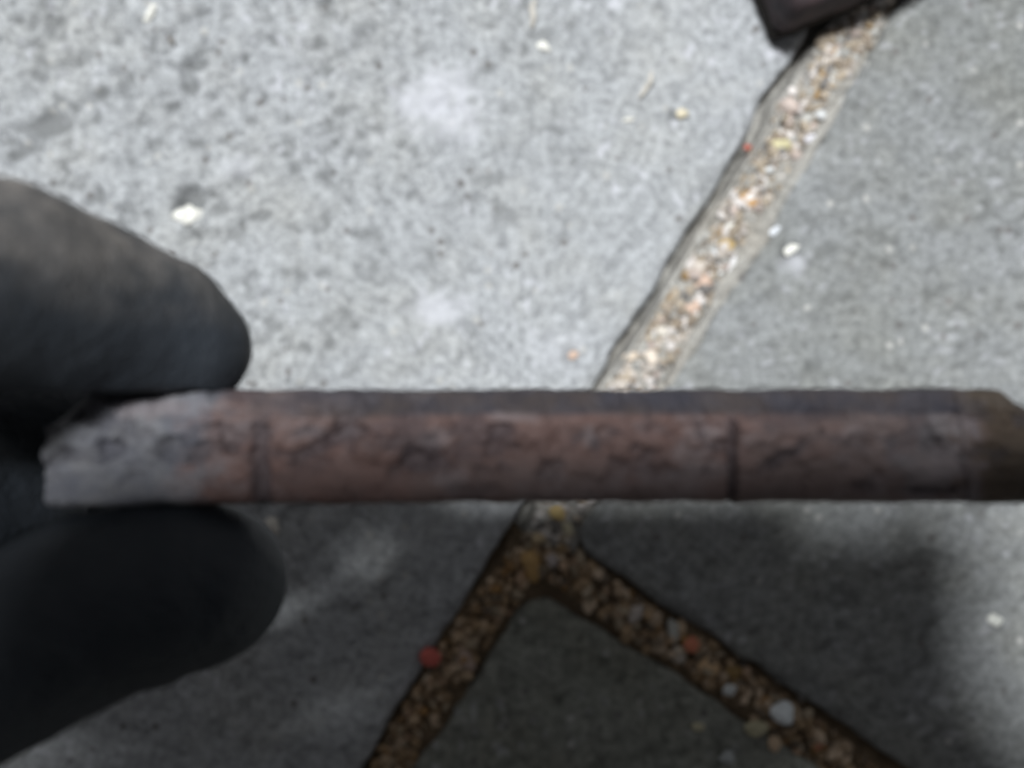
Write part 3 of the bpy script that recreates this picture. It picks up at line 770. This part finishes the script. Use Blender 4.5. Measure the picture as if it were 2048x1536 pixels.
def garment(name, chains, mat):
    o = fuse(name, chains, 0.008, 4)
    o.data.name = name; o.data.materials.clear(); o.data.materials.append(mat); o.parent = hand
    return o
V_ = Vector
garment('jacket', [[(V_((-0.335, -0.145, 0.205)), 0.043), (V_((-0.42, -0.22, 0.26)), 0.054), (V_((-0.24, -0.31, 0.58)), 0.072), (V_((-0.12, -0.33, 0.60)), 0.09)],
                   [(V_((0.29, -0.165, 0.305)), 0.042), (V_((0.40, -0.26, 0.34)), 0.054), (V_((0.18, -0.31, 0.58)), 0.072), (V_((0.06, -0.33, 0.60)), 0.09)],
                   [(V_((-0.04, -0.29, 0.62)), 0.10), (V_((-0.02, -0.37, 0.56)), 0.150), (V_((0.0, -0.56, 0.40)), 0.15), (V_((0.0, -0.64, 0.32)), 0.155)],
                   [(V_((-0.13, -0.36, 0.56)), 0.11), (V_((0.08, -0.36, 0.56)), 0.11)]], cloth_mat('dark_jacket', (0.030, 0.032, 0.036), (0.055, 0.056, 0.06)))
garment('trousers', [[(V_((sx * 0.07, -0.67, 0.25)), 0.125), (V_((sx * 0.19, -0.33, 0.40)), 0.080), (V_((sx * 0.16, -0.50, 0.12)), 0.060)] for sx in (-1, 1)], cloth_mat('dark_trousers', (0.025, 0.027, 0.035), (0.04, 0.043, 0.055)))
garment('shoe', [[(V_((-0.16, -0.50, 0.052)), 0.046), (V_((-0.165, -0.40, 0.045)), 0.046), (V_((-0.172, -0.31, 0.038)), 0.038)]], cloth_mat('shoe_leather', (0.03, 0.025, 0.02), (0.05, 0.04, 0.03)))
garment('shoe', [[(V_((0.16, -0.50, 0.052)), 0.046), (V_((0.165, -0.40, 0.045)), 0.046), (V_((0.172, -0.31, 0.038)), 0.038)]], bpy.data.materials['shoe_leather'])
def shade_hat():
    """an added, unseen soft hat; its wide, wavy brim, tipped forward, shades the lower left"""
    prof = [(0.0, 0.062), (0.045, 0.060), (0.075, 0.048), (0.090, 0.020), (0.094, -0.012), (0.100, -0.024), (0.125, -0.030), (0.152, -0.038), (0.160, -0.041), (0.161, -0.0435), (0.152, -0.041), (0.124, -0.033), (0.099, -0.0275), (0.091, -0.015), (0.087, 0.018), (0.072, 0.045), (0.043, 0.057), (0.0, 0.059)]
    n = 64; V = []; F = []
    for r, z in prof:
        for k in range(n):
            a = 2 * math.pi * k / n; w = max(0, r - 0.1) * 0.12
            V.append((r * math.cos(a), r * math.sin(a), z + w * math.sin(3 * a + 1) + w * 0.6 * math.sin(5 * a)))
    for i in range(len(prof) - 1):
        for k in range(n): F.append((i * n + k, (i + 1) * n + k, (i + 1) * n + (k + 1) % n, i * n + (k + 1) % n))
    o = link('shade_hat', mesh_np('shade_hat', V, F), cloth_mat('hat_felt', (0.05, 0.045, 0.04), (0.08, 0.07, 0.06)), hand)
    o.location = (-0.150, -0.058, 0.765); o.rotation_euler = (math.radians(-6), 0, 0)
shade_hat()  # unseen hat, added for the shade of its brim
garment('hair', [[(V_((-0.130, -0.05, 0.735)), 0.082), (V_((-0.118, -0.10, 0.738)), 0.082)]], cloth_mat('black_hair', (0.012, 0.010, 0.009), (0.02, 0.017, 0.015)))
def nail(center, axis, out, L, W, R):
    """a curved nail plate lying on the finger; axis towards the tip, out away from the bone"""
    axis = axis.normalized(); out = (out - axis * out.dot(axis)).normalized(); side = axis.cross(out)
    bm = bmesh.new(); grid = []
    nu, nv = 12, 12
    for layer in (0, 1):
        g_ = []
        for i in range(nu + 1):
            row = []
            for j in range(nv + 1):
                s = i / nu * 2 - 1; t = j / nv * 2 - 1
                ww = W / 2 * (1 - 0.10 * (1 - s)) * math.sqrt(max(0.0, 1 - (abs(s) ** 5) * 0.75))
                a = t * ww / R
                p = center + axis * (s * L / 2 * (1 - 0.22 * t * t)) + side * (R * math.sin(a)) + out * (R * math.cos(a) - R - 0.0010 * max(0, s) ** 2 - 0.0012 * max(0, -s) ** 4 - layer * 0.0006)
                row.append(bm.verts.new(p))
            g_.append(row)
        grid.append(g_)
        for i in range(nu):
            for j in range(nv): bm.faces.new((g_[i][j], g_[i + 1][j], g_[i + 1][j + 1], g_[i][j + 1]))
    bd = [(i, 0) for i in range(nu)] + [(nu, j) for j in range(nv)] + [(i, nv) for i in range(nu, 0, -1)] + [(0, j) for j in range(nv, 0, -1)]
    for k in range(len(bd)):
        a, b = bd[k], bd[(k + 1) % len(bd)]
        bm.faces.new((grid[0][a[0]][a[1]], grid[0][b[0]][b[1]], grid[1][b[0]][b[1]], grid[1][a[0]][a[1]]))
    bmesh.ops.recalc_face_normals(bm, faces=bm.faces)
    me = bpy.data.meshes.new('fingernail'); bm.to_mesh(me); bm.free()
    me.polygons.foreach_set('use_smooth', np.full(len(me.polygons), True))
    return link('fingernail', me, M_NAIL, hand)
ax = idx_chain[0][0] - idx_chain[2][0]
nail(idx_chain[1][0] + Vector((0.0012, 0.0078, 0.0022)), Vector((ax.x, ax.y - 0.004, ax.z)), Vector((0.1, 1, 0.28)), 0.0115, 0.0105, 0.0072)
ax = thumb_chain[0][0] - thumb_chain[2][0]
nail(thumb_chain[1][0] + Vector((0.0020, -0.0099, 0.0015)), Vector((ax.x, ax.y + 0.001, ax.z)), Vector((0.0, -1, 0.15)), 0.0150, 0.0135, 0.0092)

# ------------------------------------------------------------------ dark block at the top edge
def block():
    L, W, H = 0.064, 0.040, 0.023
    ang = math.radians(22)
    p = at(1536, 98)
    o = empty('dark_block', (p.x, p.y, 0.0), ang)
    tag(o, 'dark reddish brown block lying over the wide joint at the top edge of the photo', 'block')
    def box(name, x0, x1, y0, y1, z0, z1, mat, bev, amp):
        bm = bmesh.new()
        bmesh.ops.create_cube(bm, size=1, matrix=Matrix.Translation(((x0 + x1) / 2, (y0 + y1) / 2, (z0 + z1) / 2)) @ Matrix.Diagonal((x1 - x0, y1 - y0, z1 - z0, 1)))
        bmesh.ops.subdivide_edges(bm, edges=bm.edges[:], cuts=22, use_grid_fill=True)
        from mathutils import noise as mn
        for v in bm.verts:
            q = Vector((min(max(v.co.x, x0 + bev), x1 - bev), min(max(v.co.y, y0 + bev), y1 - bev), min(max(v.co.z, z0 + bev), z1 - bev)))
            v.co = q + (v.co - q).normalized() * bev
            if name == 'upper':
                t = (v.co.z - z0) / (z1 - z0)
                v.co.x += (0.0004 if v.co.x < (x0 + x1) / 2 else -0.0004) * t
                v.co.y += (0.0004 if v.co.y < (y0 + y1) / 2 else -0.0004) * t
            v.co += Vector(mn.noise_vector(v.co * 160)) * amp
        me = bpy.data.meshes.new(name); bm.to_mesh(me); bm.free()
        me.polygons.foreach_set('use_smooth', np.full(len(me.polygons), True))
        return link(name, me, mat, o)
    m, nt, b, v = new_mat('stained_block', 0.7, 0.3)
    c = mixc(nt, ramp(nt, noise(nt, v, 90, 5, 0.7), [(0.35, 0.0), (0.65, 1.0)]), (0.028, 0.022, 0.026), (0.066, 0.042, 0.042))
    c = mixc(nt, ramp(nt, noise(nt, v, 330, 4, 0.7), [(0.62, 0.0), (0.75, 0.7)]), c, (0.20, 0.15, 0.15))
    nt.links.new(c, b.inputs['Base Color']); bump(nt, b, noise(nt, v, 260, 5, 0.7), 0.001, 0.8)
    m2, nt, b, v = new_mat('stained_block_foot', 0.85, 0.2)
    c = mixc(nt, ramp(nt, noise(nt, v, 140, 4), [(0.35, 0.0), (0.65, 1.0)]), (0.018, 0.015, 0.014), (0.034, 0.028, 0.024))
    nt.links.new(c, b.inputs['Base Color']); bump(nt, b, noise(nt, v, 300, 4, 0.7), 0.0008, 0.8)
    box('foot', 0.001, L - 0.001, 0.001, W - 0.001, 0.0002, 0.0062, m2, 0.0012, 0.0004)
    box('upper', 0.0004, L - 0.0004, 0.0004, W - 0.0004, 0.0045, H, m, 0.0042, 0.0008)
block()

# ------------------------------------------------------------------ the phone taking the picture
def phone():
    o = empty('phone', (0.0200, -0.0276, CAM_Z + 0.0025), math.radians(2.5))
    tag(o, 'dark phone held level over the bar and the pavers, taking the picture', 'phone')
    m, nt, b, v = new_mat('phone_shell', 0.45, 0.4)
    nt.links.new(ramp(nt, noise(nt, v, 400, 2), [(0.3, 0.02), (0.7, 0.03)]), b.inputs['Base Color'])
    gm, nt, b, v = new_mat('phone_glass', 0.08, 0.5)
    nt.links.new(ramp(nt, noise(nt, v, 20, 2), [(0.3, 0.012), (0.7, 0.016)]), b.inputs['Base Color'])
    def rbox(name, L, W, z0, z1, r, mat):
        bm = bmesh.new(); vs = []
        for cx, cy, a0 in ((L / 2 - r, W / 2 - r, 0), (-L / 2 + r, W / 2 - r, 90), (-L / 2 + r, -W / 2 + r, 180), (L / 2 - r, -W / 2 + r, 270)):
            for k in range(9):
                a = math.radians(a0 + k * 90 / 8)
                vs.append(bm.verts.new((cx + r * math.cos(a), cy + r * math.sin(a), z0)))
        f = bm.faces.new(vs)
        e = bmesh.ops.extrude_face_region(bm, geom=[f])
        bmesh.ops.translate(bm, verts=[q for q in e['geom'] if isinstance(q, bmesh.types.BMVert)], vec=(0, 0, z1 - z0))
        bmesh.ops.recalc_face_normals(bm, faces=bm.faces)
        me = bpy.data.meshes.new(name); bm.to_mesh(me); bm.free()
        return link(name, me, mat, o)
    rbox('shell', 0.178, 0.090, 0.0, 0.0085, 0.012, m)
    rbox('screen', 0.163, 0.079, 0.0086, 0.0092, 0.006, gm)
phone()
